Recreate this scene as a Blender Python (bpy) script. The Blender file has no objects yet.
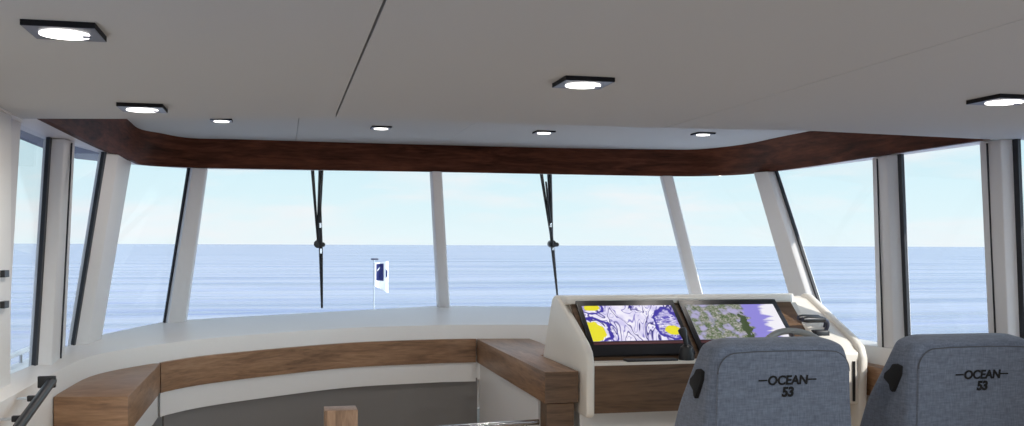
import bpy, bmesh, math, random
from mathutils import Vector, Matrix
random.seed(4)
C = bpy.context.scene.collection
PI = math.pi
ZC = 1.55                       # eye height over the cabin floor
F = 1000.0; YAW = math.radians(13.0); ROLL = 0.0036; HY = 245.2
SA, CA = math.sin(YAW), math.cos(YAW)

def ray(px, py):
    u = px-512.0; v = HY-py
    u2 = u-ROLL*v; v2 = v+ROLL*u
    return Vector((SA*F+CA*u2, CA*F-SA*u2, v2))
def U(px, py, z):               # z relative to the eye
    r = ray(px, py); s = z/r.z
    return Vector((r.x*s, r.y*s, z+ZC))
def W(x, y, d):                 # d = distance below the eye
    return Vector((x, y, ZC-d))

# ------------------------------------------------------------------ materials
def new_mat(name):
    m = bpy.data.materials.new(name); m.use_nodes = True
    nt = m.node_tree
    return m, nt, nt.nodes['Principled BSDF']
def lin(r, g, b):
    f = lambda c: (c/255/12.92) if c/255 <= .04045 else ((c/255+.055)/1.055)**2.4
    return (f(r), f(g), f(b), 1)
def plain(name, col, rough=.5, metal=0, bump=0, bscale=200, coat=0, var=0):
    m, nt, p = new_mat(name)
    p.inputs['Roughness'].default_value = rough; p.inputs['Metallic'].default_value = metal
    p.inputs['Coat Weight'].default_value = coat
    tc = nt.nodes.new('ShaderNodeTexCoord')
    n = nt.nodes.new('ShaderNodeTexNoise'); n.inputs['Scale'].default_value = bscale; n.inputs['Detail'].default_value = 3
    nt.links.new(tc.outputs['Object'], n.inputs['Vector'])
    mx = nt.nodes.new('ShaderNodeMix'); mx.data_type = 'RGBA'
    mx.inputs['A'].default_value = tuple(c*(1-var) for c in col[:3])+(1,); mx.inputs['B'].default_value = tuple(min(1, c*(1+var)) for c in col[:3])+(1,)
    nt.links.new(n.outputs['Fac'], mx.inputs['Factor']); nt.links.new(mx.outputs['Result'], p.inputs['Base Color'])
    if bump:
        b = nt.nodes.new('ShaderNodeBump'); b.inputs['Strength'].default_value = bump; b.inputs['Distance'].default_value = .002
        nt.links.new(n.outputs['Fac'], b.inputs['Height']); nt.links.new(b.outputs['Normal'], p.inputs['Normal'])
    return m
def wood(name, dark, mid, light, rough=.4, axis='X', scale=1.0, coat=0, spec=.5):
    m, nt, p = new_mat(name)
    tc = nt.nodes.new('ShaderNodeTexCoord'); mp = nt.nodes.new('ShaderNodeMapping')
    s = {'X': (1.2, 12, 12), 'Y': (12, 1.2, 12), 'Z': (12, 12, 1.2), 'XY': (1.6, 1.6, 14)}[axis]
    mp.inputs['Scale'].default_value = tuple(c*scale for c in s)
    nt.links.new(tc.outputs['Object'], mp.inputs['Vector'])
    n = nt.nodes.new('ShaderNodeTexNoise'); n.inputs['Scale'].default_value = 1.6; n.inputs['Detail'].default_value = 7; n.inputs['Roughness'].default_value = .62; n.inputs['Distortion'].default_value = .9
    nt.links.new(mp.outputs['Vector'], n.inputs['Vector'])
    n2 = nt.nodes.new('ShaderNodeTexNoise'); n2.inputs['Scale'].default_value = 9; n2.inputs['Detail'].default_value = 4
    nt.links.new(mp.outputs['Vector'], n2.inputs['Vector'])
    ad = nt.nodes.new('ShaderNodeMath'); ad.operation = 'MULTIPLY_ADD'; ad.inputs[1].default_value = .35
    nt.links.new(n2.outputs['Fac'], ad.inputs[0]); nt.links.new(n.outputs['Fac'], ad.inputs[2])
    cr = nt.nodes.new('ShaderNodeValToRGB'); e = cr.color_ramp.elements
    e[0].position = .48; e[0].color = dark; e[1].position = .9; e[1].color = light
    k = e.new(.66); k.color = mid
    nt.links.new(ad.outputs[0], cr.inputs['Fac']); nt.links.new(cr.outputs['Color'], p.inputs['Base Color'])
    p.inputs['Roughness'].default_value = rough; p.inputs['Coat Weight'].default_value = coat; p.inputs['Specular IOR Level'].default_value = spec
    b = nt.nodes.new('ShaderNodeBump'); b.inputs['Strength'].default_value = .15; b.inputs['Distance'].default_value = .002
    nt.links.new(ad.outputs[0], b.inputs['Height']); nt.links.new(b.outputs['Normal'], p.inputs['Normal'])
    return m
def emit(name, col, s):
    m, nt, p = new_mat(name); p.inputs['Base Color'].default_value = (.8, .8, .8, 1) if s > 1 else (.02, .02, .02, 1)
    p.inputs['Emission Color'].default_value = col; p.inputs['Emission Strength'].default_value = s
    return m

M = {}
M['white'] = plain('white_gelcoat', lin(226, 224, 222), .38, bscale=60, var=.015)
M['panel'] = plain('ceiling_vinyl', lin(184, 188, 192), .75, bump=.25, bscale=700, var=.02)
M['post'] = plain('post_paint', lin(216, 214, 214), .45, bscale=60, var=.015)
M['cream'] = plain('cream_moulding', lin(232, 226, 216), .42, bscale=60, var=.02)
M['grey'] = plain('grey_wall', lin(124, 121, 119), .8, bump=.2, bscale=500, var=.03)
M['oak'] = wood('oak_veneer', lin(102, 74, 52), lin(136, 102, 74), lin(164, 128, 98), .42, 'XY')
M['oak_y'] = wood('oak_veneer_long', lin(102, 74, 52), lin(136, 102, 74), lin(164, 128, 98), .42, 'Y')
M['oak_x_shaded'] = wood('oak_veneer_cross_shaded', lin(76, 56, 39), lin(100, 76, 56), lin(124, 96, 72), .42, 'X')  # darker oak copy: shade on the aft faces put into the colour
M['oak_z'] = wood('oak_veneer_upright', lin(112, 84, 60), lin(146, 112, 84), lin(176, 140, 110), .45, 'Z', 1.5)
M['mahogany'] = wood('dark_mahogany', lin(48, 28, 20), lin(76, 44, 32), lin(104, 63, 46), .55, 'XY', .8, 0, .05)
M['black'] = plain('black_plastic', lin(24, 24, 27), .4, bscale=80, var=.1)
M['rubber'] = plain('black_rubber', lin(30, 33, 40), .6, bscale=80, var=.1)
M['plate'] = plain('dark_anodised_plate', lin(74, 76, 92), .35, .3, bscale=80, var=.05)
M['fabric_dark'] = plain('stitched_piping', lin(70, 74, 82), .9, bscale=300, var=.1)
M['steel'] = plain('polished_steel', lin(205, 207, 210), .18, 1, bscale=80, var=.03)
M['greyplastic'] = plain('grey_wheel_rim', lin(150, 150, 146), .45, bscale=80, var=.05)
M['navy'] = plain('navy_print', lin(24, 32, 92), .8, bscale=80, var=.05)
M['flagwhite'] = plain('white_flag_cloth', lin(240, 240, 238), .8, bscale=80, var=.02)
M['deckwhite'] = plain('exterior_gelcoat', lin(232, 230, 226), .5, bscale=30, var=.02)
M['soffit'] = plain('soffit_in_shade', lin(84, 88, 104), .6, bscale=30, var=.02)  # white roof underside, its shade put into this dark colour
M['void'] = plain('near_black', (.002, .002, .003, 1), .9, bscale=30, var=.1)  # lettering black; also stands for shade in hand holds and downlight edges
M['teak'] = wood('deck_teak', lin(120, 96, 74), lin(150, 124, 98), lin(176, 148, 120), .6, 'Y')
M['lamp'] = emit('lamp_glow', (1, .97, .93, 1), 3.2)
M['floorwood'] = wood('floor_oak', lin(170, 146, 118), lin(190, 166, 138), lin(206, 184, 156), .5, 'Y')  # kept pale so the unseen floor bounces light to the ceiling

def fabric():
    m, nt, p = new_mat('grey_blue_weave')
    tc = nt.nodes.new('ShaderNodeTexCoord')
    outs = []
    for sc_ in ((60, 60, 420), (420, 420, 60)):
        mp = nt.nodes.new('ShaderNodeMapping'); mp.inputs['Scale'].default_value = sc_
        nt.links.new(tc.outputs['Object'], mp.inputs['Vector'])
        n = nt.nodes.new('ShaderNodeTexNoise'); n.inputs['Scale'].default_value = .5; n.inputs['Detail'].default_value = 3
        nt.links.new(mp.outputs['Vector'], n.inputs['Vector']); outs.append(n.outputs['Fac'])
    a = nt.nodes.new('ShaderNodeMath'); a.operation = 'ADD'
    nt.links.new(outs[0], a.inputs[0]); nt.links.new(outs[1], a.inputs[1])
    cr = nt.nodes.new('ShaderNodeValToRGB'); e = cr.color_ramp.elements
    mr = nt.nodes.new('ShaderNodeMath'); mr.operation = 'MULTIPLY'; mr.inputs[1].default_value = .5
    nt.links.new(a.outputs[0], mr.inputs[0]); nt.links.new(mr.outputs[0], cr.inputs['Fac'])
    e[0].position = .36; e[0].color = lin(84, 92, 107); e[1].position = .64; e[1].color = lin(108, 117, 134)
    nt.links.new(cr.outputs['Color'], p.inputs['Base Color'])
    p.inputs['Roughness'].default_value = .92; p.inputs['Sheen Weight'].default_value = .2; p.inputs['Specular IOR Level'].default_value = .2
    b = nt.nodes.new('ShaderNodeBump'); b.inputs['Strength'].default_value = .5; b.inputs['Distance'].default_value = .002
    nt.links.new(mr.outputs[0], b.inputs['Height']); nt.links.new(b.outputs['Normal'], p.inputs['Normal'])
    return m
M['fabric'] = fabric()

def glass():
    m = bpy.data.materials.new('window_glass'); m.use_nodes = True; nt = m.node_tree; nt.nodes.clear()
    o = nt.nodes.new('ShaderNodeOutputMaterial'); mix = nt.nodes.new('ShaderNodeMixShader')
    t = nt.nodes.new('ShaderNodeBsdfTransparent'); t.inputs['Color'].default_value = (.985, .99, .995, 1)
    g = nt.nodes.new('ShaderNodeBsdfGlossy'); g.inputs['Roughness'].default_value = .02
    lw = nt.nodes.new('ShaderNodeLayerWeight'); lw.inputs[0].default_value = .5
    pw = nt.nodes.new('ShaderNodeMath'); pw.operation = 'POWER'; pw.inputs[1].default_value = 5; nt.links.new(lw.outputs['Facing'], pw.inputs[0])
    fr = nt.nodes.new('ShaderNodeMath'); fr.operation = 'MULTIPLY_ADD'; fr.inputs[1].default_value = .35; fr.inputs[2].default_value = .012; nt.links.new(pw.outputs[0], fr.inputs[0])
    nt.links.new(fr.outputs[0], mix.inputs[0]); nt.links.new(t.outputs[0], mix.inputs[1]); nt.links.new(g.outputs[0], mix.inputs[2])
    nt.links.new(mix.outputs[0], o.inputs[0])
    return m
M['glass'] = glass()

def sea():
    m, nt, p = new_mat('sea_water')
    tc = nt.nodes.new('ShaderNodeTexCoord')
    p.inputs['Base Color'].default_value = lin(130, 146, 182); p.inputs['Roughness'].default_value = .22; p.inputs['IOR'].default_value = 1.33
    mp = nt.nodes.new('ShaderNodeMapping'); mp.inputs['Scale'].default_value = (.010, .085, 1); mp.inputs['Rotation'].default_value = (0, 0, .24)
    nt.links.new(tc.outputs['Object'], mp.inputs['Vector'])
    n = nt.nodes.new('ShaderNodeTexNoise'); n.inputs['Scale'].default_value = 1; n.inputs['Detail'].default_value = 6; n.inputs['Roughness'].default_value = .7; n.inputs['Distortion'].default_value = .3
    nt.links.new(mp.outputs['Vector'], n.inputs['Vector'])
    cr = nt.nodes.new('ShaderNodeValToRGB'); e = cr.color_ramp.elements
    e[0].position = .38; e[0].color = lin(104, 118, 148); e[1].position = .56; e[1].color = lin(150, 155, 174)
    nt.links.new(n.outputs['Fac'], cr.inputs['Fac']); nt.links.new(cr.outputs['Color'], p.inputs['Base Color'])
    h = None
    for sx, sy, det, w in ((.008, .05, 3, 2.2), (.06, .22, 4, .8), (.5, 1.2, 3, .12)):
        mp = nt.nodes.new('ShaderNodeMapping'); mp.inputs['Scale'].default_value = (sx, sy, 1); mp.inputs['Rotation'].default_value = (0, 0, .22)
        nt.links.new(tc.outputs['Object'], mp.inputs['Vector'])
        n = nt.nodes.new('ShaderNodeTexNoise'); n.inputs['Scale'].default_value = 1; n.inputs['Detail'].default_value = det; n.inputs['Distortion'].default_value = .4
        nt.links.new(mp.outputs['Vector'], n.inputs['Vector'])
        q = nt.nodes.new('ShaderNodeMath'); q.operation = 'MULTIPLY_ADD'; q.inputs[1].default_value = w
        nt.links.new(n.outputs['Fac'], q.inputs[0])
        if h: nt.links.new(h, q.inputs[2])
        else: q.inputs[2].default_value = 0
        h = q.outputs[0]
    b = nt.nodes.new('ShaderNodeBump'); b.inputs['Strength'].default_value = 1; b.inputs['Distance'].default_value = .8
    nt.links.new(h, b.inputs['Height']); nt.links.new(b.outputs['Normal'], p.inputs['Normal'])
    return m
M['sea'] = sea()

class NG:                       # tiny helper for the two screen pictures
    def __init__(s, name):
        s.m, s.nt, s.p = new_mat(name); s.tc = s.nt.nodes.new('ShaderNodeTexCoord')
        s.sep = s.nt.nodes.new('ShaderNodeSeparateXYZ'); s.L(s.tc.outputs['UV'], s.sep.inputs[0])
    def L(s, a, b): s.nt.links.new(a, b)
    def math(s, op, a, b=None, c=None):
        n = s.nt.nodes.new('ShaderNodeMath'); n.operation = op
        for i, v in enumerate((a, b, c)):
            if v is None: continue
            if isinstance(v, (int, float)): n.inputs[i].default_value = v
            else: s.L(v, n.inputs[i])
        return n.outputs[0]
    def noise(s, scale, sx=1, sy=1, det=3, dist=0, off=0):
        mp = s.nt.nodes.new('ShaderNodeMapping'); mp.inputs['Scale'].default_value = (sx, sy, 1); mp.inputs['Location'].default_value = (off, off*.7, 0)
        s.L(s.tc.outputs['UV'], mp.inputs['Vector'])
        n = s.nt.nodes.new('ShaderNodeTexNoise'); n.inputs['Scale'].default_value = scale; n.inputs['Detail'].default_value = det; n.inputs['Distortion'].default_value = dist
        s.L(mp.outputs['Vector'], n.inputs['Vector']); return n.outputs['Fac']
    def mix(s, f, a, b):
        n = s.nt.nodes.new('ShaderNodeMix'); n.data_type = 'RGBA'
        s.L(f, n.inputs['Factor'])
        for k, v in (('A', a), ('B', b)):
            if isinstance(v, tuple): n.inputs[k].default_value = v
            else: s.L(v, n.inputs[k])
        return n.outputs['Result']
    def clampstep(s, v, lo, hi):
        n = s.nt.nodes.new('ShaderNodeMapRange'); s.L(v, n.inputs[0]); n.inputs[1].default_value = lo; n.inputs[2].default_value = hi; return n.outputs[0]
    def blob(s, cx, cy, rx, ry, wob, amt):   # signed distance-ish, <1 inside
        a = s.math('DIVIDE', s.math('SUBTRACT', s.sep.outputs[0], cx), rx); b = s.math('DIVIDE', s.math('SUBTRACT', s.sep.outputs[1], cy), ry)
        d = s.math('SQRT', s.math('ADD', s.math('MULTIPLY', a, a), s.math('MULTIPLY', b, b)))
        return s.math('ADD', d, s.math('MULTIPLY', s.math('SUBTRACT', wob, .5), amt))
    def done(s, col, st=1.0):
        s.L(col, s.p.inputs['Emission Color']); s.p.inputs['Emission Strength'].default_value = st
        s.p.inputs['Base Color'].default_value = (.01, .01, .01, 1); s.p.inputs['Roughness'].default_value = .12
        return s.m
def chart_mat():
    g = NG('nautical_chart_screen')
    n = g.noise(1.3, 3.2, .8, 2.2, .9)
    col = g.mix(g.clampstep(g.noise(3, 2, 1, 2), .4, .65), lin(244, 240, 252), lin(210, 204, 240))
    fr = g.math('FRACT', g.math('MULTIPLY', n, 13)); d = g.math('ABSOLUTE', g.math('SUBTRACT', fr, .5))
    col = g.mix(g.clampstep(d, .12, .03), col, lin(140, 132, 200))
    fr = g.math('FRACT', g.math('MULTIPLY', n, 5.2)); d = g.math('ABSOLUTE', g.math('SUBTRACT', fr, .5))
    col = g.mix(g.clampstep(d, .075, .03), col, lin(50, 40, 128))
    wob = g.noise(5, 2, 1, 2)
    for cx, cy, rx, ry in ((.10, .93, .13, .16), (.05, .30, .19, .36), (.89, .45, .15, .46), (.245, .22, .045, .24)):
        b = g.blob(cx, cy, rx, ry, wob, .7)
        rim = g.math('ABSOLUTE', g.math('SUBTRACT', b, .95))
        col = g.mix(g.clampstep(rim, .14, .08), col, lin(64, 52, 160))
    b = g.blob(.89, .45, .14, .44, wob, .7)
    st = g.math('ABSOLUTE', g.math('SUBTRACT', g.math('FRACT', g.math('MULTIPLY', g.noise(3, 1, 4, 2, .5), 9)), .5))
    col = g.mix(g.math('MULTIPLY', g.clampstep(b, .95, .9), g.clampstep(st, .3, .2)), col, lin(96, 84, 186))
    for cx, cy, rx, ry in ((.10, .94, .09, .09), (.03, .27, .14, .28), (.91, .28, .10, .13)):
        b = g.blob(cx, cy, rx, ry, wob, .9)
        col = g.mix(g.clampstep(b, 1.0, .94), col, lin(232, 222, 44))
    return g.done(col, 1.0)
def sat_mat():
    g = NG('aerial_photo_screen')
    n = g.noise(9, 2, 1, 6, .3); n2 = g.noise(26, 2, 1, 5, 0, 3)
    cr = g.nt.nodes.new('ShaderNodeValToRGB'); e = cr.color_ramp.elements
    e[0].position = .34; e[0].color = lin(48, 66, 44); e[1].position = .7; e[1].color = lin(214, 214, 206)
    k = e.new(.46); k.color = lin(104, 120, 84); k = e.new(.55); k.color = lin(150, 148, 140)
    g.L(g.math('ADD', g.math('MULTIPLY', n, .5), g.math('MULTIPLY', n2, .5)), cr.inputs['Fac'])
    col = g.mix(g.clampstep(g.noise(4, 2, 1, 2, 0, 9), .5, .62), cr.outputs['Color'], lin(176, 170, 208))
    x = g.math('ADD', g.sep.outputs[0], g.math('MULTIPLY', g.math('SUBTRACT', g.noise(5, .6, 2, 4, 0, 5), .5), .35))
    col = g.mix(g.clampstep(x, .60, .64), col, lin(148, 140, 222))
    col = g.mix(g.clampstep(x, .83, .88), col, lin(246, 244, 252))
    b = g.blob(.57, .35, .05, .4, n, 2.2); col = g.mix(g.clampstep(b, 1.0, .9), col, lin(70, 84, 56))
    return g.done(col, .95)
M['chart'] = chart_mat(); M['sat'] = sat_mat()

# ------------------------------------------------------------------ mesh helpers
def tag(o, label=None, cat=None, group=None, kind=None):
    if label: o['label'] = label
    if cat: o['category'] = cat
    if group: o['group'] = group
    if kind: o['kind'] = kind
    return o
def empty(name, loc, label=None, cat=None, group=None, rz=0):
    o = bpy.data.objects.new(name, None); C.objects.link(o); o.location = loc; o.rotation_euler = (0, 0, rz)
    return tag(o, label, cat, group)
def worldloc(o):
    v = Vector(o.location)
    return v + (worldloc(o.parent) if o.parent else Vector((0, 0, 0)))
def obj(name, bm, mat, parent=None, smooth=False, bevel=0, seg=2):
    bmesh.ops.recalc_face_normals(bm, faces=bm.faces)
    if bevel:
        es = [e for e in bm.edges if len(e.link_faces) == 2 and e.calc_face_angle(0) > .5]
        bmesh.ops.bevel(bm, geom=es, offset=bevel, segments=seg, profile=.5, affect='EDGES', clamp_overlap=True)
    xs = [v.co for v in bm.verts]
    c = Vector(((min(v.x for v in xs)+max(v.x for v in xs))/2, (min(v.y for v in xs)+max(v.y for v in xs))/2, min(v.z for v in xs)))
    for v in bm.verts: v.co -= c
    me = bpy.data.meshes.new(name); bm.to_mesh(me); bm.free()
    me.materials.append(M[mat] if isinstance(mat, str) else mat)
    if smooth or bevel:
        for p in me.polygons: p.use_smooth = True
        try: me.set_sharp_from_angle(angle=math.radians(38))
        except Exception: pass
    o = bpy.data.objects.new(name, me); C.objects.link(o)
    if parent: o.parent = parent; o.location = c-worldloc(parent)
    else: o.location = c
    return o
def struct(name, bm, mat, parent=None, **k):
    o = obj(name, bm, mat, parent, **k)
    if not parent: o['kind'] = 'structure'
    return o
def box(bm, a, b):
    x0, y0, z0 = a; x1, y1, z1 = b
    v = [bm.verts.new(p) for p in ((x0,y0,z0),(x1,y0,z0),(x1,y1,z0),(x0,y1,z0),(x0,y0,z1),(x1,y0,z1),(x1,y1,z1),(x0,y1,z1))]
    for f in ((0,3,2,1),(4,5,6,7),(0,1,5,4),(1,2,6,5),(2,3,7,6),(3,0,4,7)): bm.faces.new([v[i] for i in f])
    return bm
def B(a, b): return box(bmesh.new(), a, b)
def prism(pts_a, pts_b, bm=None):       # two matching loops joined
    bm = bm or bmesh.new()
    va = [bm.verts.new(p) for p in pts_a]; vb = [bm.verts.new(p) for p in pts_b]; n = len(va)
    bm.faces.new(va); bm.faces.new(vb[::-1])
    for i in range(n): bm.faces.new((va[i], vb[i], vb[(i+1) % n], va[(i+1) % n]))
    return bm
def loft(secs, bm=None, closed=True, caps=True, loop=False):
    bm = bm or bmesh.new()
    R = [[bm.verts.new(p) for p in s] for s in secs]; n = len(R[0])
    for a, b in zip(R, R[1:]+([R[0]] if loop else [])):
        for i in range(n if closed else n-1):
            j = (i+1) % n; bm.faces.new((a[i], a[j], b[j], b[i]))
    if caps and closed and not loop: bm.faces.new(R[0][::-1]); bm.faces.new(R[-1])
    return bm
def tube(path, r, bm=None, n=10, caps=True, loop=False):
    P = [Vector(p) for p in path]; secs = []
    rr = r if isinstance(r, (list, tuple)) else [r]*len(P)
    prev = None
    for i, p in enumerate(P):
        if loop: t = P[(i+1) % len(P)]-P[i-1]
        else: t = P[min(i+1, len(P)-1)]-P[max(i-1, 0)]
        t.normalize()
        a = prev if prev is not None else (Vector((0,0,1)) if abs(t.z) < .9 else Vector((1,0,0)))
        a = (a-t*a.dot(t)).normalized(); prev = a; b = t.cross(a)
        secs.append([p+(a*math.cos(2*PI*k/n)+b*math.sin(2*PI*k/n))*rr[i] for k in range(n)])
    return loft(secs, bm, caps=caps, loop=loop)
def crom(pts, per=6):
    P = [Vector(p) for p in pts]; out = []
    for i in range(len(P)-1):
        p0 = P[max(i-1, 0)]; p1 = P[i]; p2 = P[i+1]; p3 = P[min(i+2, len(P)-1)]
        for k in range(per):
            t = k/per
            out.append(.5*((2*p1)+(p2-p0)*t+(2*p0-5*p1+4*p2-p3)*t*t+(3*p1-p0-3*p2+p3)*t**3))
    out.append(P[-1]); return out

# ------------------------------------------------------------------ camera, world, sun
cam = bpy.data.cameras.new('camera'); co = bpy.data.objects.new('camera', cam); C.objects.link(co)
cam.sensor_width = 36; cam.lens = 36*F/1024; cam.clip_end = 60000; cam.clip_start = .05
cam.shift_y = (HY-213)/1024
Fv = Vector((SA, CA, 0)); Rv = Vector((CA, -SA, 0)); Uv = Vector((0, 0, 1))
k = math.atan(ROLL)
R2 = Rv*math.cos(k)+Uv*math.sin(k); U2 = Uv*math.cos(k)-Rv*math.sin(k)
mt = Matrix((R2, U2, -Fv)).transposed().to_4x4(); mt.translation = Vector((0, 0, ZC)); co.matrix_world = mt
bpy.context.scene.camera = co

w = bpy.data.worlds.new('sky'); bpy.context.scene.world = w; w.use_nodes = True; nt = w.node_tree; nt.nodes.clear()
out = nt.nodes.new('ShaderNodeOutputWorld'); bg = nt.nodes.new('ShaderNodeBackground'); nt.links.new(bg.outputs[0], out.inputs[0])
tc = nt.nodes.new('ShaderNodeTexCoord'); sp = nt.nodes.new('ShaderNodeSeparateXYZ'); nt.links.new(tc.outputs['Generated'], sp.inputs[0])
cr = nt.nodes.new('ShaderNodeValToRGB'); nt.links.new(sp.outputs[2], cr.inputs['Fac']); e = cr.color_ramp.elements
e[0].position = 0; e[0].color = lin(238, 252, 255); e[1].position = 1; e[1].color = lin(150, 180, 222)
for pos, c in ((.035, lin(228, 250, 255)), (.09, lin(214, 245, 254)), (.25, lin(190, 216, 238))): q = e.new(pos); q.color = c
mp = nt.nodes.new('ShaderNodeMapping'); mp.inputs['Scale'].default_value = (5, 5, 26); nt.links.new(tc.outputs['Generated'], mp.inputs[0])
n = nt.nodes.new('ShaderNodeTexNoise'); n.inputs['Scale'].default_value = 1.3; n.inputs['Detail'].default_value = 6; n.inputs['Roughness'].default_value = .55; nt.links.new(mp.outputs[0], n.inputs['Vector'])
mr = nt.nodes.new('ShaderNodeMapRange'); mr.inputs[1].default_value = .46; mr.inputs[2].default_value = .68; mr.inputs[4].default_value = .85; nt.links.new(n.outputs['Fac'], mr.inputs[0])
mx = nt.nodes.new('ShaderNodeMix'); mx.data_type = 'RGBA'; mx.inputs['B'].default_value = lin(246, 250, 252)
nt.links.new(mr.outputs[0], mx.inputs['Factor']); nt.links.new(cr.outputs['Color'], mx.inputs['A']); nt.links.new(mx.outputs['Result'], bg.inputs[0])
EL, AZ = math.radians(32), math.radians(-42)
dv = nt.nodes.new('ShaderNodeVectorMath'); dv.operation = 'DOT_PRODUCT'; nt.links.new(tc.outputs['Generated'], dv.inputs[0])
dv.inputs[1].default_value = (math.cos(EL)*math.cos(AZ), math.cos(EL)*math.sin(AZ), math.sin(EL))
m1 = nt.nodes.new('ShaderNodeMapRange'); m1.inputs[1].default_value = .1; m1.inputs[2].default_value = 1; m1.inputs[3].default_value = 1; m1.inputs[4].default_value = 4
nt.links.new(dv.outputs['Value'], m1.inputs[0]); nt.links.new(m1.outputs[0], bg.inputs[1])
sl = bpy.data.lights.new('sun', 'SUN'); sl.energy = 4.0; sl.angle = .009; sl.color = (1, .95, .87)
so = bpy.data.objects.new('sun', sl); C.objects.link(so); so.location = (20, -15, 18)
EL, AZ = math.radians(32), math.radians(-42)
sd = Vector((math.cos(EL)*math.cos(AZ), math.cos(EL)*math.sin(AZ), math.sin(EL)))
so.rotation_euler = sd.to_track_quat('Z', 'Y').to_euler()

# ------------------------------------------------------------------ the setting
H, H2 = .46, .63
bm = bmesh.new(); S_ = 26000
vs = [bm.verts.new(p) for p in ((-S_, -S_, -1.75), (S_, -S_, -1.75), (S_, S_, -1.75), (-S_, S_, -1.75))]; bm.faces.new(vs)
struct('sea', bm, 'sea')
struct('floor', B((-1.0, -2.5, -.08), (3.12, 6.9, 0)), 'floorwood')

# ceiling: lower deckhead in panels, edge following the recess
edge = [Vector((-1.02, 4.02, 0))]+[U(*p, H) for p in ((160, 118.9), (330, 118), (450, 121), (640, 127.4), (815, 131), (985, 139.2))]+[Vector((3.12, 3.70, 0))]
edge = [Vector((p.x, p.y, 0)) for p in edge]
def edge_y(x):
    for a, b in zip(edge, edge[1:]):
        if a.x <= x <= b.x: return a.y+(b.y-a.y)*(x-a.x)/(b.x-a.x)
    return edge[-1].y
def panel(x0, x1, y0, yf, z0, z1):
    xs = [x0]+[p.x for p in edge if x0 < p.x < x1]+[x1]
    lo = [(x0, y0)]+[(x, yf(x)) for x in xs]+[(x1, y0)]
    return prism([(x, y, z0) for x, y in lo], [(x, y, z1) for x, y in lo])
XS = [-1.02, .186, .192, 1.4555, 1.4580, 3.12]
for a, b in ((0, 1), (2, 3), (4, 5)): struct('ceiling', panel(XS[a], XS[b], -2.5, edge_y, ZC+H, ZC+H2-.0), 'panel')
# raised ceiling in the recess, three panels
for x0, x1 in ((-1.02, .083), (.085, .969), (.971, 3.12)): struct('ceiling', B((x0, 3.2, ZC+H2), (x1, 6.9, ZC+H2+.02)), 'panel')
# flybridge deck over everything, its unseen front brow shaped to let sky light onto the ledge
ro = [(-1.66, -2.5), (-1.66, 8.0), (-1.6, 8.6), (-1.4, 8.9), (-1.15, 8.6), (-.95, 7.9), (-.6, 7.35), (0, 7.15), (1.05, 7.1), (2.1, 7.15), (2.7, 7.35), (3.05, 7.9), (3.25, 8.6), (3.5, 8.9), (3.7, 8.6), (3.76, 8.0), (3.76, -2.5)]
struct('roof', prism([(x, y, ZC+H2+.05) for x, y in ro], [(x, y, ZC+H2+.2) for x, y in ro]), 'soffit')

# mahogany valance round the recess
pairs = [((45,119),None,(-.76,3.98)), ((101,148),(127,119),None), ((131.5,160.3),(139.4,128.7),None), ((145,165),(160,133),None), ((189,167.3),(190,138),None),
         ((239,168.5),(239,139.3),None), ((330,170),(330,142),None), ((436,171.7),(440,145),None), ((560,174),(560,148),None), ((660,175.8),(660,149.3),None),
         ((699,176),(699,149.2),None), ((738,174.6),(744,144.3),None), ((769,171.6),(777,137.5),None), ((816,165.4),(812,130.6),None), ((860,158.4),None,(2.85,4.45)), ((985,139.5),None,(2.86,3.66))]
vb = crom([U(*p[0], H) for p in pairs], 5)
vt = crom([U(*p[1], H2) if p[1] else Vector((p[2][0], p[2][1], ZC+H2)) for p in pairs], 5)
cen = Vector((1.05, 3.5, 0))
def outw(p, k):
    d = Vector((p.x-cen.x, p.y-cen.y, 0)).normalized(); return p+d*k
secs = [[a, b, outw(b, .03), outw(a, .03)] for a, b in zip(vb, vt)]
struct('trim_1', loft(secs), 'mahogany', smooth=True)

# glass corners: (TLpx, TRpx, BRpx, BLpx, depth of the sill at BL, at BR)
def side(px, X, d):             # point of the side glazing plane seen at column px
    r = ray(px, 245); y = X*r.y/r.x
    return Vector((X, y, ZC-d))
win = []
def addw(tl, tr, br, bl): win.append([tl, tr, br, bl])
T = lambda x, y: U(x, y, H)
addw(T(19,124), T(51,138.5), U(37,364,-.49), U(4,378,-.49))
addw(T(66,142), T(106,153), U(75,344,-.497), U(56,351,-.495))
addw(T(124,163), T(190,168.5), U(165,322,-.48), U(94,337,-.495))
addw(T(208,169), T(430,171.8), U(437,306,-.43), U(187,320,-.475))
addw(T(442,172), T(660,176.3), U(693,308.5,-.43), U(450,306,-.43))
addw(T(673,176.3), T(757,173), U(801,326,-.47), U(707,310,-.435))
addw(T(775,171.5), T(879,158.5), side(884,3.03,.5), U(828,333.5,-.497))
addw(T(898,155), T(985,143), side(996,3.04,.5), side(906,3.035,.5))
addw(T(1013,139.5), Vector((3.07, 3.38, ZC+H)), Vector((3.04, 3.38, ZC-.5)), side(1022,3.04,.5))
def ext(top, bot, k): return top+(top-bot)*k
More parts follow.
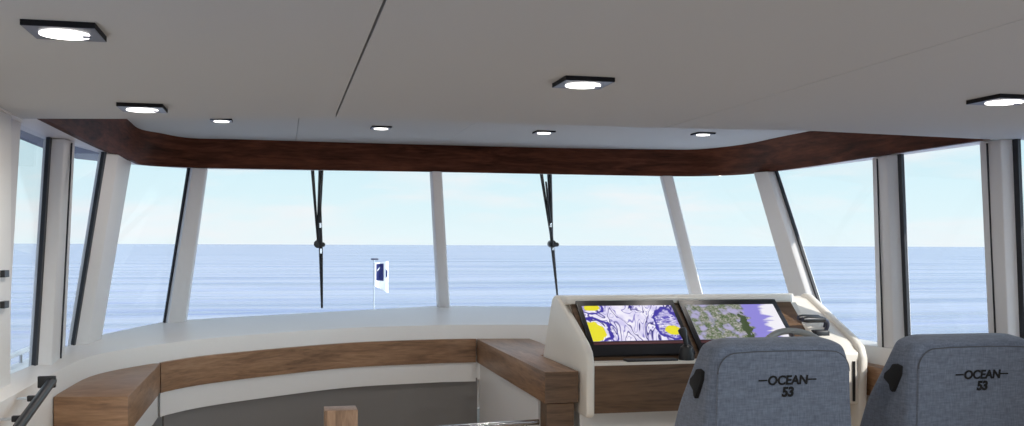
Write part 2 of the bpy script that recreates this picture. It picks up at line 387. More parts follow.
for i, (tl, tr, br, bl) in enumerate(win):
    n = (tr-tl).cross(bl-tl).normalized()      # horizontal-ish, pick outward
    if n.dot(Vector((tl.x-cen.x, tl.y-cen.y, 0))) < 0: n = -n
    TL, TR, BR, BL = ext(tl, bl, .008), ext(tr, br, .008), ext(br, tr, .012), ext(bl, tl, .012)
    w_ = empty('window_%d' % (i+1), (bl+br)/2); w_['kind'] = 'structure'
    o = .012
    secs = []
    for k_ in range(9):
        a_, b_ = TL.lerp(TR, k_/8), BL.lerp(BR, k_/8)
        secs.append([a_.lerp(b_, j/8)+n*.003 for j in range(9)]+[a_.lerp(b_, j/8)+n*.008 for j in range(8, -1, -1)])
    obj('pane', loft(secs), 'glass', w_, smooth=True)
    bm = bmesh.new()
    if i in (0, 1, 2, 6, 7, 8):                                      # dark seal on the edge turned to the bow / stern
        a, b, c_, d_ = (TR, BR, TL, BL) if i < 3 else (TL, BL, TR, BR)
        sw = {0: .038, 1: .036, 2: .014, 6: .016, 7: .03, 8: .03}[i]; ia = (c_-a).normalized()*sw; ib = (d_-b).normalized()*sw
        prism([p-n*.004 for p in (a, a+ia, b+ib, b)], [p+n*.012 for p in (a, a+ia, b+ib, b)], bm)
        obj('seal', bm, 'rubber', w_)
    else: bm.free()
# posts between the panes
for i in range(len(win)-1):
    a, b = win[i], win[i+1]
    at, ab, bt, bb = a[1], ext(a[2], a[1], .03), b[0], ext(b[3], b[0], .03)
    def ins(p, q, k): 
        return p+(q-p)*k
    n = Vector(((bt-at).y, -(bt-at).x, 0)).normalized()
    if n.dot(Vector((at.x-cen.x, at.y-cen.y, 0))) > 0: n = -n
    inn = .05
    q = [ins(at, bt, .0), ins(bt, at, .0), ins(bb, ab, .0), ins(ab, bb, .0)]
    q2 = [ins(at, bt, .12)+n*inn, ins(bt, at, .12)+n*inn, ins(bb, ab, .12)+n*inn, ins(ab, bb, .12)+n*inn]
    q0 = [p-n*.035 for p in q]
    bm = loft([q0, q, q2])
    pst = struct('trim_%d' % (i+2), bm, 'post', bevel=.006)
    if i in (0, 6, 7):
        f_ = .62 if i == 0 else .40
        g0, g1 = q2[0].lerp(q2[1], f_), q2[3].lerp(q2[2], f_); dr = (q2[1]-q2[0]).normalized()*.003
        g0 = g0+(g1-g0)*.01
        obj('groove', prism([g0-dr, g0+dr, g1+dr, g1-dr], [p+n*.006 for p in (g0-dr, g0+dr, g1+dr, g1-dr)]), 'rubber', pst)

j0 = win[0][0]; j1 = ext(win[0][3], win[0][0], .03); jd = Vector((.0, -.16, 0)); jn = Vector((.014, 0, 0))
struct('trim_12', loft([[j0, j1, j1-jn*.6, j0-jn*.6], [j0+jd*.2+jn, j1+jd*.2+jn, j1+jd*.2-jn*.6, j0+jd*.2-jn*.6], [j0+jd+jn, j1+jd+jn, j1+jd-jn*.6, j0+jd-jn*.6]]), 'post')
# polar description of sill (S) and shelf line (Bk) about the cabin centre
c0 = Vector((1.05, 1.5, 0))
Spts = [Vector((-.985, 2.9, ZC-.49)), Vector((-.982, 3.6, ZC-.49))]
for a in win[:4]: Spts += [a[3], a[2]]
for a in win[4:8]: Spts += [a[3], a[2]]
Spts += [Vector((3.04, 3.0, ZC-.5))]
Bl = [Vector((-.87, 2.9, 0)), Vector((-.87, 3.6, 0)), Vector((-.87, 4.2, 0))]+[U(*p, -.6) for p in ((65,388), (88,377), (115,370), (157,362.7), (200,356), (270,349), (350,342.5), (430,339.4))]
Bl = [Vector((p.x, p.y, 0)) for p in Bl]; Bl[3].x = -.865
Bc = [p for p in Bl if p.x < .95]
Bpts = Bc+[Vector((1.05, max(p.y for p in Bl)+.01, 0))]+[Vector((2.1-p.x, p.y, 0)) for p in Bc[::-1]]
def polar(pts, th):
    prev = None
    for p in pts:
        a = math.atan2(p.x-c0.x, p.y-c0.y)
        if prev and prev[0] <= th <= a:
            k = (th-prev[0])/(a-prev[0]) if a > prev[0] else 0
            return prev[1].lerp(p, k)
        prev = (a, p)
    return None
Sc = crom(Spts, 6); Bcv = crom(Bpts, 8)
t0 = math.atan2(-.985-1.05, 3.0-1.5)+.0; t1 = math.atan2(3.04-1.05, 3.05-1.5)
t0 = max(t0, math.atan2(Bcv[0].x-1.05, Bcv[0].y-1.5)+.001, math.atan2(Sc[0].x-1.05, Sc[0].y-1.5)+.001)
t1 = min(t1, math.atan2(Bcv[-1].x-1.05, Bcv[-1].y-1.5)-.001)
ths = [t0+(t1-t0)*i/110 for i in range(111)]
st = [(polar(Sc, t), polar(Bcv, t)) for t in ths]; st = [(s, b) for s, b in st if s and b]
def ow(p, k): d = Vector((p.x-c0.x, p.y-c0.y, 0)).normalized(); return p+d*k
secs = []
for s, b in st:
    b1 = Vector((b.x, b.y, ZC-.6)); c1 = ow(Vector((b.x, b.y, ZC-.512)), .012); s1 = ow(s, -.012)-Vector((0, 0, .004))
    secs.append([ow(s, .05)+Vector((0, 0, -.012)), ow(s, .02), s1, c1, b1, Vector((b.x, b.y, ZC-.86)), ow(Vector((s.x, s.y, ZC-1.15)), .05)])
bm = loft(secs)
struct('wall_front', bm, 'white', bevel=0, smooth=True)
# lower walls either side, hull side down to the floor
struct('wall_left', B((-1.0, 2.9, 0), (-.872, 5.0, ZC-.855)), 'white')
for nm, x0, x1, ym in (('wall_right', 3.0, 3.1, 3.36), ('wall_left', -.99, -.9, 2.88)):  # unseen aft walls: gaps let fill light in, right end shades the chairs
    bm = B((x0, -2.5, 0), (x1, ym, .85)); box(bm, (x0, 2.3 if x0 > 0 else 2.0, .85), (x1, ym, ZC+H)); box(bm, (x0, -.2, .85), (x1, 0, ZC+H))
    struct(nm, bm, 'white')
struct('cockpit_bounce_deck', B((-1.6, -7.5, -.12), (3.7, -2.5, -.02)), 'deckwhite')  # unseen white deck added to bounce sunlight into the cabin
struct('wall_right', B((2.98, 3.37, 0), (3.1, 4.8, ZC-.86)), 'white')
# door leaf at far left
d1 = struct('door_1', B((-.975, 2.9, .02), (-.94, 3.885, ZC+H-.004)), 'white', bevel=.004)
for d in (.105, .212): tag(obj('hinge', B((-.94, 3.74, ZC-d-.012), (-.925, 3.80, ZC-d+.012)), 'black', d1), 'small black hinge')
# trim strip (soffit) between glass head and valance, both sides and front
gt = [win[0][0]+Vector((0, -.5, 0))]
for a in win: gt += [a[0], a[1]]
gtc = crom(gt, 4)
def polar2(pts, th):
    prev = None
    for p in pts:
        a = math.atan2(p.x-1.05, p.y-3.0)
        if prev and prev[0] <= th <= a: return prev[1].lerp(p, (th-prev[0])/max(1e-9, a-prev[0]))
        prev = (a, p)
vbo = [outw(p, .02) for p in vb]
secs = []
for i in range(91):
    th = math.atan2(vb[0].x-1.05, vb[0].y-3.0)+.004+i/90*(math.atan2(vb[-1].x-1.05, vb[-1].y-3)-math.atan2(vb[0].x-1.05, vb[0].y-3)-.008)
    a = polar2(vbo, th); g = polar2(gtc, th)
    if a and g:
        d = Vector((a.x-1.05, a.y-3, 0)).normalized(); ra = (Vector((a.x-1.05, a.y-3, 0))).length
        rg = max(Vector((g.x-1.05, g.y-3, 0)).length, ra)+.06
        o_ = Vector((1.05, 3, 0))+d*rg
        z = ZC+H+.003
        secs.append([Vector((a.x, a.y, z)), Vector((o_.x, o_.y, z)), Vector((o_.x, o_.y, z+.03)), Vector((a.x, a.y, z+.03))])
struct('trim_10', loft(secs), 'post')
# header over the aft-most left window, up to the door
struct('trim_11', B((-1.03, 2.88, ZC+H-.004), (-.93, 4.0, ZC+H+.02)), 'post')

# ------------------------------------------------------------------ built-in furniture
zt, zb = ZC-.6, ZC-.75
inner = [Vector((b.x, b.y, 0)) for s, b in st]
fas = [p for p in inner if U(158, 362.7, -.6).x-.005 <= p.x <= 1.22 and p.y > 5]
def inw(p, k): d = Vector((p.x-c0.x, p.y-c0.y, 0)).normalized(); return p-d*k
# left cabinet
cA = Vector((-.868, 4.215, 0)); cB = U(128, 396.5, -.6); cB.z = 0; cC = inw(U(158.5, 362.7, -.6), .03); cC.z = 0
back = [p for p in inner if p.x < cC.x and p.y > 4.22]
lp = [Vector((-.866, 4.215, 0)), cB, cC]+[inw(p, .003) for p in back[::-1]]
cab = empty('corner_cabinet', (-.75, 4.6, 0), 'oak-topped corner cabinet below the left side windows, with a squared oak end', 'cabinet')
def flat(pts, z0, z1, bm=None): return prism([(p.x, p.y, z0) for p in pts], [(p.x, p.y, z1) for p in pts], bm)
obj('top', flat(lp, zb, zt), 'oak', cab, bevel=.003)
wb = [Vector((p.x, p.y, 0)) for p in lp]
ins_ = [Vector((-.866, 4.26, 0)), cB+Vector((-.012, .04, 0)), cC+Vector((-.012, .01, 0))]+wb[3:]
tag(obj('band', flat(ins_, zb-.122, zb-.001), 'white', cab), 'white band under the oak top')
obj('carcass', flat([Vector((-.866, 4.222, 0)), cB+Vector((-.02, .006, 0)), cC+Vector((-.06, .02, 0))]+wb[3:], 0, zb-.123), 'oak', cab)
obj('front_panel', B((-.866, 4.217, .05), (cB.x-.005, 4.236, zb-.001)), 'oak_x_shaded', cab)
# curved fascia
fa = [p for p in inner if cC.x+.004 < p.x < 1.215 and p.y > 5]
P0 = U(158.5, 362.7, -.6); fa.insert(0, Vector((P0.x+.003, P0.y+.001, 0))); fa.append(Vector((1.217, fa[-1].y, 0)))
fr = empty('curved_ledge', (.3, 6.0, zb), 'long curved oak ledge running under the windscreen between the cabinets', 'ledge')
obj('fascia', loft([[inw(p, .032)+Vector((0,0,zb)), inw(p, .032)+Vector((0,0,zt)), inw(p, .001)+Vector((0,0,zt)), inw(p, .001)+Vector((0,0,zb))] for p in fa]), 'oak', fr, smooth=True)
tag(obj('band', loft([[inw(p, .022)+Vector((0,0,zb-.122)), inw(p, .022)+Vector((0,0,zb-.001)), inw(p, .002)+Vector((0,0,zb-.001)), inw(p, .002)+Vector((0,0,zb-.122))] for p in fa]), 'white', fr, smooth=True), 'white band under the oak fascia')
# grey lower wall of the well under the ledge
secs = [[ow(p, -.001)+Vector((0,0,0)), ow(p, -.001)+Vector((0,0,zb-.10)), ow(p, .02)+Vector((0,0,zb-.10)), ow(p, .02)+Vector((0,0,0))] for p in [x for x in inner if -.62 < x.x < 1.26 and x.y > 5]]
struct('wall_front', loft(secs), 'grey', smooth=True)
# right counter
q1 = U(475, 338, -.6); q2 = U(544.7, 372, -.6); q3 = U(581.7, 369.8, -.6)
yb = max(p.y for p in inner)-.03
rc = [Vector((q2.x, q2.y, 0)), Vector((1.385, q2.y, 0)), Vector((1.385, 5.30, 0)), Vector((1.56, 5.32, 0)), Vector((1.56, yb+.0, 0)), Vector((q1.x, yb+.025, 0))]
ct = empty('oak_counter', (1.35, 5.2, 0), 'oak counter beside the helm console, with a white side cabinet below', 'counter')
obj('top', flat(rc, zb, zt), 'oak_y', ct, bevel=.003)
obj('end_panel', B((q2.x+.002, q2.y-.002, zb+.002), (1.383, q2.y+.004, zt-.003)), 'oak_x_shaded', ct)
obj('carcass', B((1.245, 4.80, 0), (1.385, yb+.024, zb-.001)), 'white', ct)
tag(obj('leg', B((q2.x+.014, q2.y+.01, 0), (1.366, q2.y+.13, zb-.004)), 'oak_x_shaded', ct), 'square oak end post')
# ------------------------------------------------------------------ helm console
cs = empty('helm_console', (2.1, 5.0, 0), 'white moulded helm console with two lit screens and an oak front', 'console')
prof = [(5.28, .81), (5.28, .60), (5.13, .32), (5.10, .278), (5.06, .262), (5.01, .266), (4.56, .462), (4.50, .50), (4.475, .56), (4.475, .79), (4.49, .81)]
top = [(5.13, .32), (5.10, .278), (5.06, .262), (4.90, .262), (4.87, .272), (4.87, .30)]
bm = bmesh.new()
prism([(1.395, y, ZC-d) for y, d in prof], [(1.435, y, ZC-d) for y, d in prof], bm)
obj('surround', bm, 'cream', cs, bevel=.012, seg=3)
xe = 2.868
prof2 = [(y, .95 if d > .78 else d) for y, d in prof if (y, d) != (4.475, .79)]
bm = prism([(xe-.045, y, ZC-d) for y, d in prof2], [(xe, y, ZC-d) for y, d in prof2])
obj('surround', bm, 'cream', cs, bevel=.016, seg=3)
bm = prism([(1.41, y, ZC-d) for y, d in top], [(2.66+(y-4.87)*.60, y, ZC-d) for y, d in top])
obj('surround', bm, 'cream', cs, bevel=.01, seg=3)
dtop, dbot = (4.89, .285), (4.567, .55)
e1 = Vector((0, dtop[0]-dbot[0], dbot[1]-dtop[1])).normalized(); nn = Vector((0, -e1.z, e1.y))
def dash(x, d): # point of the dash plane at depth d
    k = (d-dtop[1])/(dbot[1]-dtop[1]); return Vector((x, dtop[0]+(dbot[0]-dtop[0])*k, ZC-d))
def dplate(x0, x1, d0, d1, t0, t1): 
    q = [dash(x0, d0), dash(x1, d0), dash(x1, d1), dash(x0, d1)]
    return prism([p+nn*t0 for p in q], [p+nn*t1 for p in q])
obj('dashboard', dplate(1.436, 2.655, .285, .55, -.02, 0), 'oak_x_shaded', cs)
obj('housing', prism([(1.437, y, ZC-d) for y, d in ((4.90, .302), (5.08, .302), (5.22, .60), (4.60, .60))], [(2.70, y, ZC-d) for y, d in ((4.90, .302), (5.08, .302), (5.22, .60), (4.60, .60))]), 'cream', cs)
tag(obj('tray', B((1.436, 4.49, ZC-.57), (2.655, 4.60, ZC-.552)), 'cream', cs), 'white tray under the screens')
obj('front_panel', B((1.436, 4.487, ZC-.79), (2.655, 4.507, ZC-.566)), 'oak_x_shaded', cs)
tag(obj('cabinet', B((1.40, 4.60, 0), (xe-.03, 5.26, ZC-.60)), 'white', cs), 'white lower cabinet')
tag(obj('throttle_plinth', loft([[(2.650, y, ZC-.79), (xe-.040, y, ZC-.79), (xe-.040, y, ZC-d), (2.650, y, ZC-d)] for y, d in ((4.495, .535), (4.56, .485), (4.80, .375), (5.0, .288), (5.08, .275))]), 'cream', cs, bevel=.008, seg=3), 'cream plinth under the throttle')
tag(obj('slot', B((2.790, 4.489, ZC-.775), (2.803, 4.497, ZC-.575)), 'black', cs), 'black slot')
def screen(x0, x1, sx0, sx1, mat, label):
    dsp = obj('display', dplate(x0, x1, .292, .538, .001, .016), 'black', cs, bevel=.003); tag(dsp, label)
    bm = bmesh.new(); uv = bm.loops.layers.uv.new('UVMap')
    q = [dash(sx0, .480), dash(sx1, .480), dash(sx1, .320), dash(sx0, .320)]
    lo = [bm.verts.new(p+nn*.0165) for p in q]; hi = [bm.verts.new(p+nn*.0185) for p in q]
    bm.faces.new(lo[::-1]); f = bm.faces.new(hi)
    for i in range(4): bm.faces.new((lo[i], lo[(i+1) % 4], hi[(i+1) % 4], hi[i]))
    for l, c in zip(f.loops, ((0,0),(1,0),(1,1),(0,1))): l[uv].uv = c
    s = obj('screen', bm, mat, dsp)
    q = [dash(sx0, .494), dash(sx1, .494), dash(sx1, .484), dash(sx0, .484)]
    bm = prism([p+nn*.0165 for p in q], [p+nn*.0178 for p in q])
    tag(obj('status_bar', bm, M['bar'], dsp), 'dim red status strip along the lower edge')
M['bar'] = emit('status_red', lin(90, 26, 34), .5)
screen(1.455, 1.982, 1.478, 1.958, 'chart', 'black display showing a purple and yellow sea chart')
screen(2.008, 2.56, 2.035, 2.53, 'sat', 'black display showing a green and lilac aerial map')
# black card reader / keypad in the tray
obj('keypad', B((1.60, 4.495, ZC-.552), (1.86, 4.56, ZC-.542)), 'black', cs, bevel=.003)
# joystick
js = obj('joystick', tube([(1.915, 4.53, ZC-.552), (1.915, 4.53, ZC-.53), (1.915, 4.53, ZC-.49), (1.915, 4.53, ZC-.478)], [.038, .038, .03, .014], n=16), 'black', cs, smooth=True)
tag(js, 'black joystick')
obj('grip', tube([(1.915, 4.53, ZC-.485), (1.912, 4.54, ZC-.45), (1.905, 4.55, ZC-.42), (1.90, 4.555, ZC-.405), (1.898, 4.557, ZC-.398)], [.010, .013, .021, .02, .006], n=14), 'black', js, smooth=True)
# steering wheel
wc = W(2.36, 4.22, .56); R_ = .20; ax = Vector((0, -.78, .62)).normalized(); e2 = ax.cross(Vector((1, 0, 0))).normalized()
if e2.z < 0: e2 = -e2
wh = obj('steering_wheel', tube([wc+Vector((1,0,0))*R_*math.cos(2*PI*k/40)+e2*R_*math.sin(2*PI*k/40) for k in range(40)], .016, n=10, loop=True), 'greyplastic', cs, smooth=True)
tag(wh, 'grey steering wheel')
for a in (90, 210, 330):
    a = math.radians(a); dr = Vector((1,0,0))*math.cos(a)+e2*math.sin(a); sd_ = ax.cross(dr)
    q = lambda k, w_: [wc+dr*k+sd_*w_-ax*.004, wc+dr*k-sd_*w_-ax*.004, wc+dr*k-sd_*w_+ax*.004, wc+dr*k+sd_*w_+ax*.004]
    obj('spoke', loft([q(.02, .012), q(.1, .009), q(R_-.006, .008)]), 'steel', wh)
obj('hub', tube([wc-ax*.02, wc+ax*.008, wc+ax*.016], [.036, .034, .018], n=20), 'greyplastic', wh, smooth=True)
obj('column', tube([wc-ax*.02, wc-ax*.33], .02, n=12), 'black', cs, smooth=True)
# throttle levers on the plinth
th = obj('throttle', B((2.66, 4.62, ZC-.478), (2.74, 4.74, ZC-.43)), 'black', cs, bevel=.008); tag(th, 'black twin engine throttle')
for dx, dz in ((0, 0), (.045, .006)):
    obj('lever', tube(crom([(2.735+dx*.3, 4.67+dx, ZC-.45), (2.745+dx*.3, 4.655+dx, ZC-.41), (2.735+dx*.3, 4.645+dx, ZC-.385+dz), (2.70, 4.63+dx, ZC-.378+dz)], 5), .010, n=8), 'plate', th, smooth=True)
    obj('grip', tube([(2.715, 4.625+dx, ZC-.378+dz), (2.70, 4.625+dx, ZC-.375+dz), (2.60, 4.61+dx, ZC-.372+dz), (2.575, 4.605+dx, ZC-.372+dz)], [.010, .016, .017, .012], n=10), 'black', th, smooth=True)
# side shelf at right of the console
sb = empty('side_shelf', (2.92, 4.6, zb), 'oak shelf end showing between the helm console and the right hand chair', 'shelf')
obj('top', B((2.885, 4.05, zb), (2.962, 5.0, zt)), 'oak_y', sb, bevel=.003)
obj('bracket', B((2.90, 4.1, 0), (2.962, 4.95, zb)), 'white', sb)

# ------------------------------------------------------------------ helm chairs
def text_mesh(txt, size, shear, off):
    cu = bpy.data.curves.new('t', 'FONT'); cu.body = txt; cu.size = size; cu.align_x = 'CENTER'; cu.shear = shear; cu.extrude = .0012; cu.offset = off
    t = bpy.data.objects.new('t', cu); C.objects.link(t)
    dg = bpy.context.evaluated_depsgraph_get(); dg.update()
    me = bpy.data.meshes.new_from_object(t.evaluated_get(dg)); C.objects.unlink(t); bpy.data.objects.remove(t)
    bm = bmesh.new(); bm.from_mesh(me); return bm
SX, SY = 1.787, 3.33
def rrect(hw, y0, y1, z, r, n=6):
    r = min(r, (y1-y0)/2*.98, hw*.98); pts = []
    for cx, cy, a0 in ((SX+hw-r, y0+r, -90), (SX+hw-r, y1-r, 0), (SX-hw+r, y1-r, 90), (SX-hw+r, y0+r, 180)):
        for k in range(n+1):
            a = math.radians(a0+90*k/n); pts.append(Vector((cx+r*math.cos(a), cy+r*math.sin(a), z)))
    return pts
chair = empty('helm_chair', (SX, SY+.25, 0), 'grey upholstered helm chair in front of the lit screens and steering wheel', 'chair', 'grey helm chairs')
lay = [(.350, .150, .085, .115), (.352, .185, .065, .135), (.358, .208, .045, .15), (.368, .228, .022, .16), (.382, .243, .008, .168), (.405, .254, .001, .178), (.45, .262, 0, .20), (.52, .268, 0, .245), (.62, .275, 0, .31), (.75, .283, 0, .36), (.90, .288, 0, .40)]
lay = [(d-(.008 if d < .4 else 0), w_+.018, a, b) for d, w_, a, b in lay]
lay = crom([Vector((w_, y0, y1)).to_4d() if 0 else Vector((d, w_, y0, y1)) for d, w_, y0, y1 in lay], 3)
secs = [rrect(l[1], SY+l[2], SY+l[3], ZC-l[0], .045) for l in lay]
obj('backrest', loft(secs), 'fabric', chair, smooth=True)
# stitched back panel with piping
def panel_outline(hw, zt_, zb_, r):
    pts = []
    cx, cz = hw-r, zt_-r
    pts.append((hw+.012, zb_)); 
    for k in range(9):
        a = math.radians(90*k/8); pts.append((cx+r*math.cos(a), cz+r*math.sin(a)*1.0))
    top = [(x, z+.004*(1-(x/hw)**2)) for x, z in [(.12, zt_), (.0, zt_), (-.12, zt_)]]
    pts += top
    for k in range(9):
        a = math.radians(90+90*k/8); pts.append((-cx+r*math.cos(a), cz+r*math.sin(a)))
    pts.append((-hw-.012, zb_)); return pts
po = panel_outline(.262, ZC-.386, ZC-.88, .075)
obj('back_panel', prism([(SX+.002+x, SY-.007, z) for x, z in po], [(SX+.002+x, SY+.02, z) for x, z in po]), 'fabric', chair, bevel=.005)
obj('piping', tube([(SX+.002+x, SY-.004, z) for x, z in po[1:-1]], .0026, n=6), 'fabric_dark', chair, smooth=True)
# hand hold opening in each flank, its shaded inside drawn as a black plate
for s in (-1, 1):
    hx = SX+s*.280
    loopp = [(.095,.452),(.062,.458),(.062,.49),(.082,.53),(.10,.562),(.115,.555),(.125,.535),(.163,.515),(.161,.495),(.13,.475),(.115,.455)]
    a = [(hx-s*.012+s*(d-.45)*.1, SY+y, ZC-d) for y, d in loopp]; b = [(hx+s*.014+s*(d-.45)*.1, SY+y, ZC-d) for y, d in loopp]
    tag(obj('hand_hold', prism(a, b), 'void', chair, bevel=.004), 'hand hold opening, its dark inside a black plate')
for txt, size, dz, off, dx in (('OCEAN', .046, .503, .0014, 0), ('53', .047, .546, .0022, 0)):
    bm = text_mesh(txt, size, .12, off)
    bmesh.ops.transform(bm, matrix=Matrix.Translation((SX+.012+dx, SY-.0085, ZC-dz)) @ Matrix.Rotation(PI/2, 4, 'X'), verts=bm.verts)
    if txt == 'OCEAN':
        for s in (-1, 1): box(bm, (SX+.012+s*.098-.017, SY-.0097, ZC-dz+.014), (SX+.012+s*.098+.017, SY-.0073, ZC-dz+.019))
    obj('lettering', bm, 'void', chair)
obj('seat', loft([rrect(.27, SY+.05, SY+.58, z, .07) for z in (.58, .60)]+[rrect(.28, SY+.04, SY+.6, z, .08) for z in (.62, .70)]+[rrect(.26, SY+.06, SY+.58, .725, .08)]), 'fabric', chair, smooth=True)
pd = obj('pedestal', tube([(SX, SY+.3, 0), (SX, SY+.3, .02), (SX, SY+.3, .05), (SX, SY+.3, .58)], [.2, .2, .06, .055], n=24), 'steel', chair, smooth=True)
def copy_tree(o, parent=None):
    c = o.copy(); C.objects.link(c)
    if parent: c.parent = parent
    for ch in list(o.children): copy_tree(ch, c)
    return c
ch2 = copy_tree(chair); ch2.location.x += .815; ch2['label'] = 'grey upholstered helm chair at far right, in front of the side windows'

# ------------------------------------------------------------------ downlights
LL = [((65, 28), H, .142, 'largest square ceiling downlight in the upper left corner'),
      ((142.5, 106), H, .142, 'square ceiling downlight above the left end of the dark wood valance'),
      ((583, 80.5), H, .138, 'square ceiling downlight in the middle of the main ceiling, above the windscreen centre'),
      ((1004, 98), H, .15, 'square ceiling downlight at the right edge of the picture'),
      ((221.5, 119.5), H2, .104, 'small recess downlight nearest the left corner of the dark valance'),
      ((381, 127), H2, .104, 'small recess downlight above the left wiper'),
      ((544, 131.5), H2, .104, 'small recess downlight above the right wiper'),
      ((703, 133.2), H2, .104, 'small recess downlight nearest the right corner of the dark valance')]
for (px, py), h, s, lab in LL:
    c = U(px, py, h); big = h == H
    t = empty('downlight', c, lab, 'ceiling light', 'square downlights of the lower ceiling' if big else 'small downlights of the raised ceiling')
    th_ = .013 if big else .009
    obj('rim', B((c.x-s/2-.001, c.y-s/2-.001, c.z-th_+.001), (c.x+s/2+.001, c.y+s/2+.001, c.z-.0002)), 'void', t)  # black box: shadow on the plate's side faces put into colour
    obj('frame', B((c.x-s/2, c.y-s/2, c.z-th_), (c.x+s/2, c.y+s/2, c.z-th_+.001)), 'plate', t)
    rr = s*.36
    bm = tube([(c.x, c.y, c.z-th_-.003), (c.x, c.y, c.z-th_+.001)], rr, n=32)
    obj('lamp', bm, 'lamp', t)
    if big: obj('clip', B((c.x+rr*.70, c.y-rr*.1, c.z-th_-.006), (c.x+rr*1.0, c.y+.006, c.z-th_-.0005)), 'plate', t)
    L = bpy.data.lights.new('downlight_bulb', 'AREA'); L.shape = 'DISK'; L.size = rr*1.8; L.energy = 5 if big else 2.5; L.color = (1, .93, .85)
    lo = bpy.data.objects.new('downlight_bulb', L); C.objects.link(lo); lo.parent = t; lo.location = (0, 0, -th_-.012)

# ------------------------------------------------------------------ small things inside
hr = empty('handrail', (-.8, 3.6, ZC-.56), 'black tubular handrail on brackets on the left wall below the windows', 'handrail')
p0, p1 = Vector((-.80, 3.86, ZC-.495)), Vector((-.80, 2.95, ZC-.653))
obj('rail', tube([p0+Vector((0, .012, .002)), p0, p1], [.0165, .0165, .0165], n=12), 'black', hr, smooth=True)
for k_ in (.0, .2, .42, .7, .95):
    p = p0.lerp(p1, k_)
    s = .021 if k_ == 0 else .010; sx = -.785 if k_ == 0 else -.80
    if k_: obj('stem', B((-.871, p.y-.004, p.z-.004), (-.81, p.y+.004, p.z+.004)), 'steel', hr)
    obj('bracket', B((-.838 if k_ else -.845, p.y-.008, p.z-s), (sx, p.y+.008, p.z+s)), 'black', hr, bevel=.003)
np_ = U(325, 411, -.70)
tag(obj('newel_post', B((np_.x, np_.y-.0, 0), (np_.x+.137, np_.y+.125, ZC-.70)), 'oak_z', bevel=.003), 'square oak post end standing in front of the grey well below the ledge', 'post')
gr = empty('grab_rail', (.8, 4.6, ZC-.80), 'low polished steel rail running from the oak post to the oak counter', 'rail')
ra, rb = Vector((np_.x+.137, 4.52, ZC-.85)), Vector((1.21, 4.66, ZC-.85))
obj('rail', tube([ra, ra.lerp(rb, .5), rb], .014, n=12), 'steel', gr, smooth=True)
for k_ in (.08, .92):
    p = ra.lerp(rb, k_); obj('stanchion', tube([p, Vector((p.x, p.y, 0))], .011, n=10), 'steel', gr, smooth=True)

# ------------------------------------------------------------------ outside: wipers, flag, rail, decks
def on_glass(px, py, wi, off=.05):
    tl, tr, br, bl = win[wi]; n = (tr-tl).cross(bl-tl).normalized()
    if n.y < 0: n = -n
    r = ray(px, py); o_ = Vector((0, 0, ZC)); pl = tl+n*off
    return o_+r*((pl-o_).dot(n)/r.dot(n))
def wiper(wi, a1, a2, hub, b0, b1, label):
    g = lambda p, k=.06: on_glass(p[0], p[1], wi, k)
    h = g(hub)
    t = empty('windscreen_wiper', h, label, 'wiper', 'windscreen wipers')
    up = lambda p, q: p+(p-q)*.1
    A1, A2 = g(a1), g(a2)
    obj('arm', tube([up(A1, h), A1, h], [.012, .011, .006], n=8), 'black', t, smooth=True)
    obj('arm', tube([up(A2, h), A2, h], [.018, .016, .010], n=8), 'black', t, smooth=True)
    hb = obj('pivot', tube([h+Vector((0, -.022, 0)), h+Vector((0, .03, 0))], .026, n=16), 'black', t, smooth=True)
    obj('pivot', tube([h+Vector((.03, -.02, -.004)), h+Vector((.03, .02, -.004))], .015, n=12), 'black', t, smooth=True)
    B0, B1 = g(b0, .045), g(b1, .045)
    obj('blade', tube([B0, B0.lerp(B1, .3), B0.lerp(B1, .55), B0.lerp(B1, .7), B1], [.006, .010, .013, .011, .007], n=8), 'black', t, smooth=True)
    for k_ in (.35, .55): 
        p = B0.lerp(B1, k_); obj('clip', B((p.x-.006, p.y-.02, p.z-.015), (p.x+.006, p.y-.005, p.z+.015)), 'steel', t)
    # mounting arm base up under the brow
    for p in (up(A1, h), up(A2, h)):
        obj('mount', tube([p, Vector((p.x, p.y+.12, ZC+H2+.05))], .012, n=8), 'black', t)
wiper(3, (312.5,170), (321,170), (318,244), (319.5,180), (322,308), 'black windscreen wiper hanging over the left windscreen pane')
wiper(4, (541.5,175), (549.5,175), (552,244), (546,182), (557.5,297), 'black windscreen wiper hanging over the centre right windscreen pane')
struct('foredeck', B((-1.7, 7.2, ZC-1.2), (3.8, 11.2, ZC-1.05)), 'deckwhite')
struct('side_deck', B((-1.86, 2, ZC-1.5), (-1.03, 9.0, ZC-1.35)), 'teak')
struct('hull', B((-1.8, -2.5, ZC-3.6), (3.9, 11.0, ZC-1.56)), 'deckwhite')
struct('bulwark', B((-1.86, 2, ZC-1.35), (-1.78, 9.0, ZC-.86)), 'deckwhite', bevel=.01)
rl = empty('deck_rail', (-1.82, 6, ZC-.86), 'white rail along the side deck outside the left windows', 'rail')
obj('rail', tube([(-1.82, 3, ZC-.78), (-1.82, 9.0, ZC-.78)], .019, n=10), 'deckwhite', rl, smooth=True)
for y in (3.6, 5.0, 6.4, 7.8, 8.9): obj('stanchion', tube([(-1.82, y, ZC-.86), (-1.82, y, ZC-.78)], .014, n=8), 'steel', rl, smooth=True)
fy = 10.7
def at(px, py, y):
    r = ray(px, py); return Vector((0, 0, ZC))+r*(y/r.y)
fb = at(374, 308, fy); ft = at(374, 259, fy)
fl = empty('flag_staff', (fb.x, fb.y, ZC-1.05), 'thin bow staff with a small white and navy flag, seen through the left windscreen pane', 'flag')
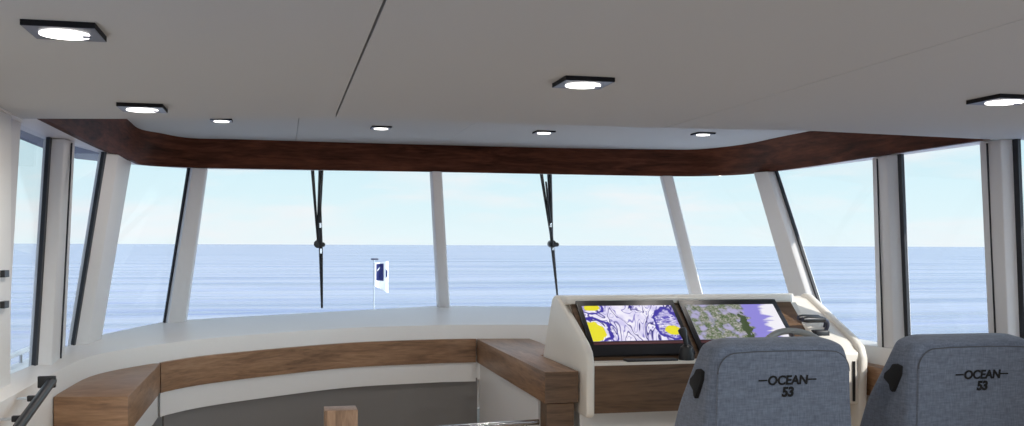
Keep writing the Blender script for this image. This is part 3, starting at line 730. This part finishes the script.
obj('pole', tube([(fb.x, fb.y, ZC-1.05), (ft.x, ft.y, ft.z)], .007, n=8), 'steel', fl, smooth=True)
obj('finial', B((ft.x-.03, ft.y-.02, ft.z-.012), (ft.x+.045, ft.y+.02, ft.z+.008)), 'plate', fl, bevel=.004)
f0, f1 = at(376, 261.5, fy), at(388, 291, fy)
def wave(x): return .035*math.sin((x-f0.x)*42)
def cloth(x0, x1, z0a, z0b, z1a, z1b, y_off, t):
    secs = []
    for i in range(13):
        k_ = i/12; x = x0+(x1-x0)*k_; y = fy+wave(x)+y_off; za = z0a+(z0b-z0a)*k_; zb_ = z1a+(z1b-z1a)*k_
        secs.append([Vector((x, y, za)), Vector((x, y, zb_)), Vector((x, y+t, zb_)), Vector((x, y+t, za))])
    return loft(secs)
z = lambda py: at(380, py, fy).z
fc = obj('flag', cloth(fb.x+.006, f1.x, z(286), z(293), z(263), z(261), 0, .004), 'flagwhite', fl, smooth=True)
obj('navy_field', cloth(at(376.3,270,fy).x, at(383.5,270,fy).x, z(280.5), z(281), z(264), z(263.5), -.003, .003), 'navy', fc, smooth=True)
bm = cloth(at(377.5,270,fy).x, at(380,270,fy).x, z(271.5), z(268.5), z(270), z(266.8), -.006, .002)
cloth(at(380,270,fy).x, at(382.5,270,fy).x, z(269), z(271.5), z(267), z(270.3), -.006, .002)
obj('emblem', bm, 'flagwhite', fc)
obj('navy_field', cloth(at(385.6,270,fy).x, at(387.2,270,fy).x, z(278), z(276), z(269), z(271), -.003, .003), 'navy', fc, smooth=True)
bm = text_mesh('OCEAN', .032, 0, .0004); bmesh.ops.transform(bm, matrix=Matrix.Translation((at(379.8,270,fy).x, fy-.038, z(284.6))) @ Matrix.Rotation(PI/2, 4, 'X'), verts=bm.verts)
bm.free()

sc = bpy.context.scene
sc.view_settings.view_transform = 'Standard'; sc.view_settings.look = 'None'; sc.view_settings.gamma = 1; sc.view_settings.use_curve_mapping = False
sc.view_settings.exposure = 0.0
sc.cycles.use_denoising = True
sc.cycles.max_bounces = 10; sc.cycles.diffuse_bounces = 6; sc.cycles.transparent_max_bounces = 16
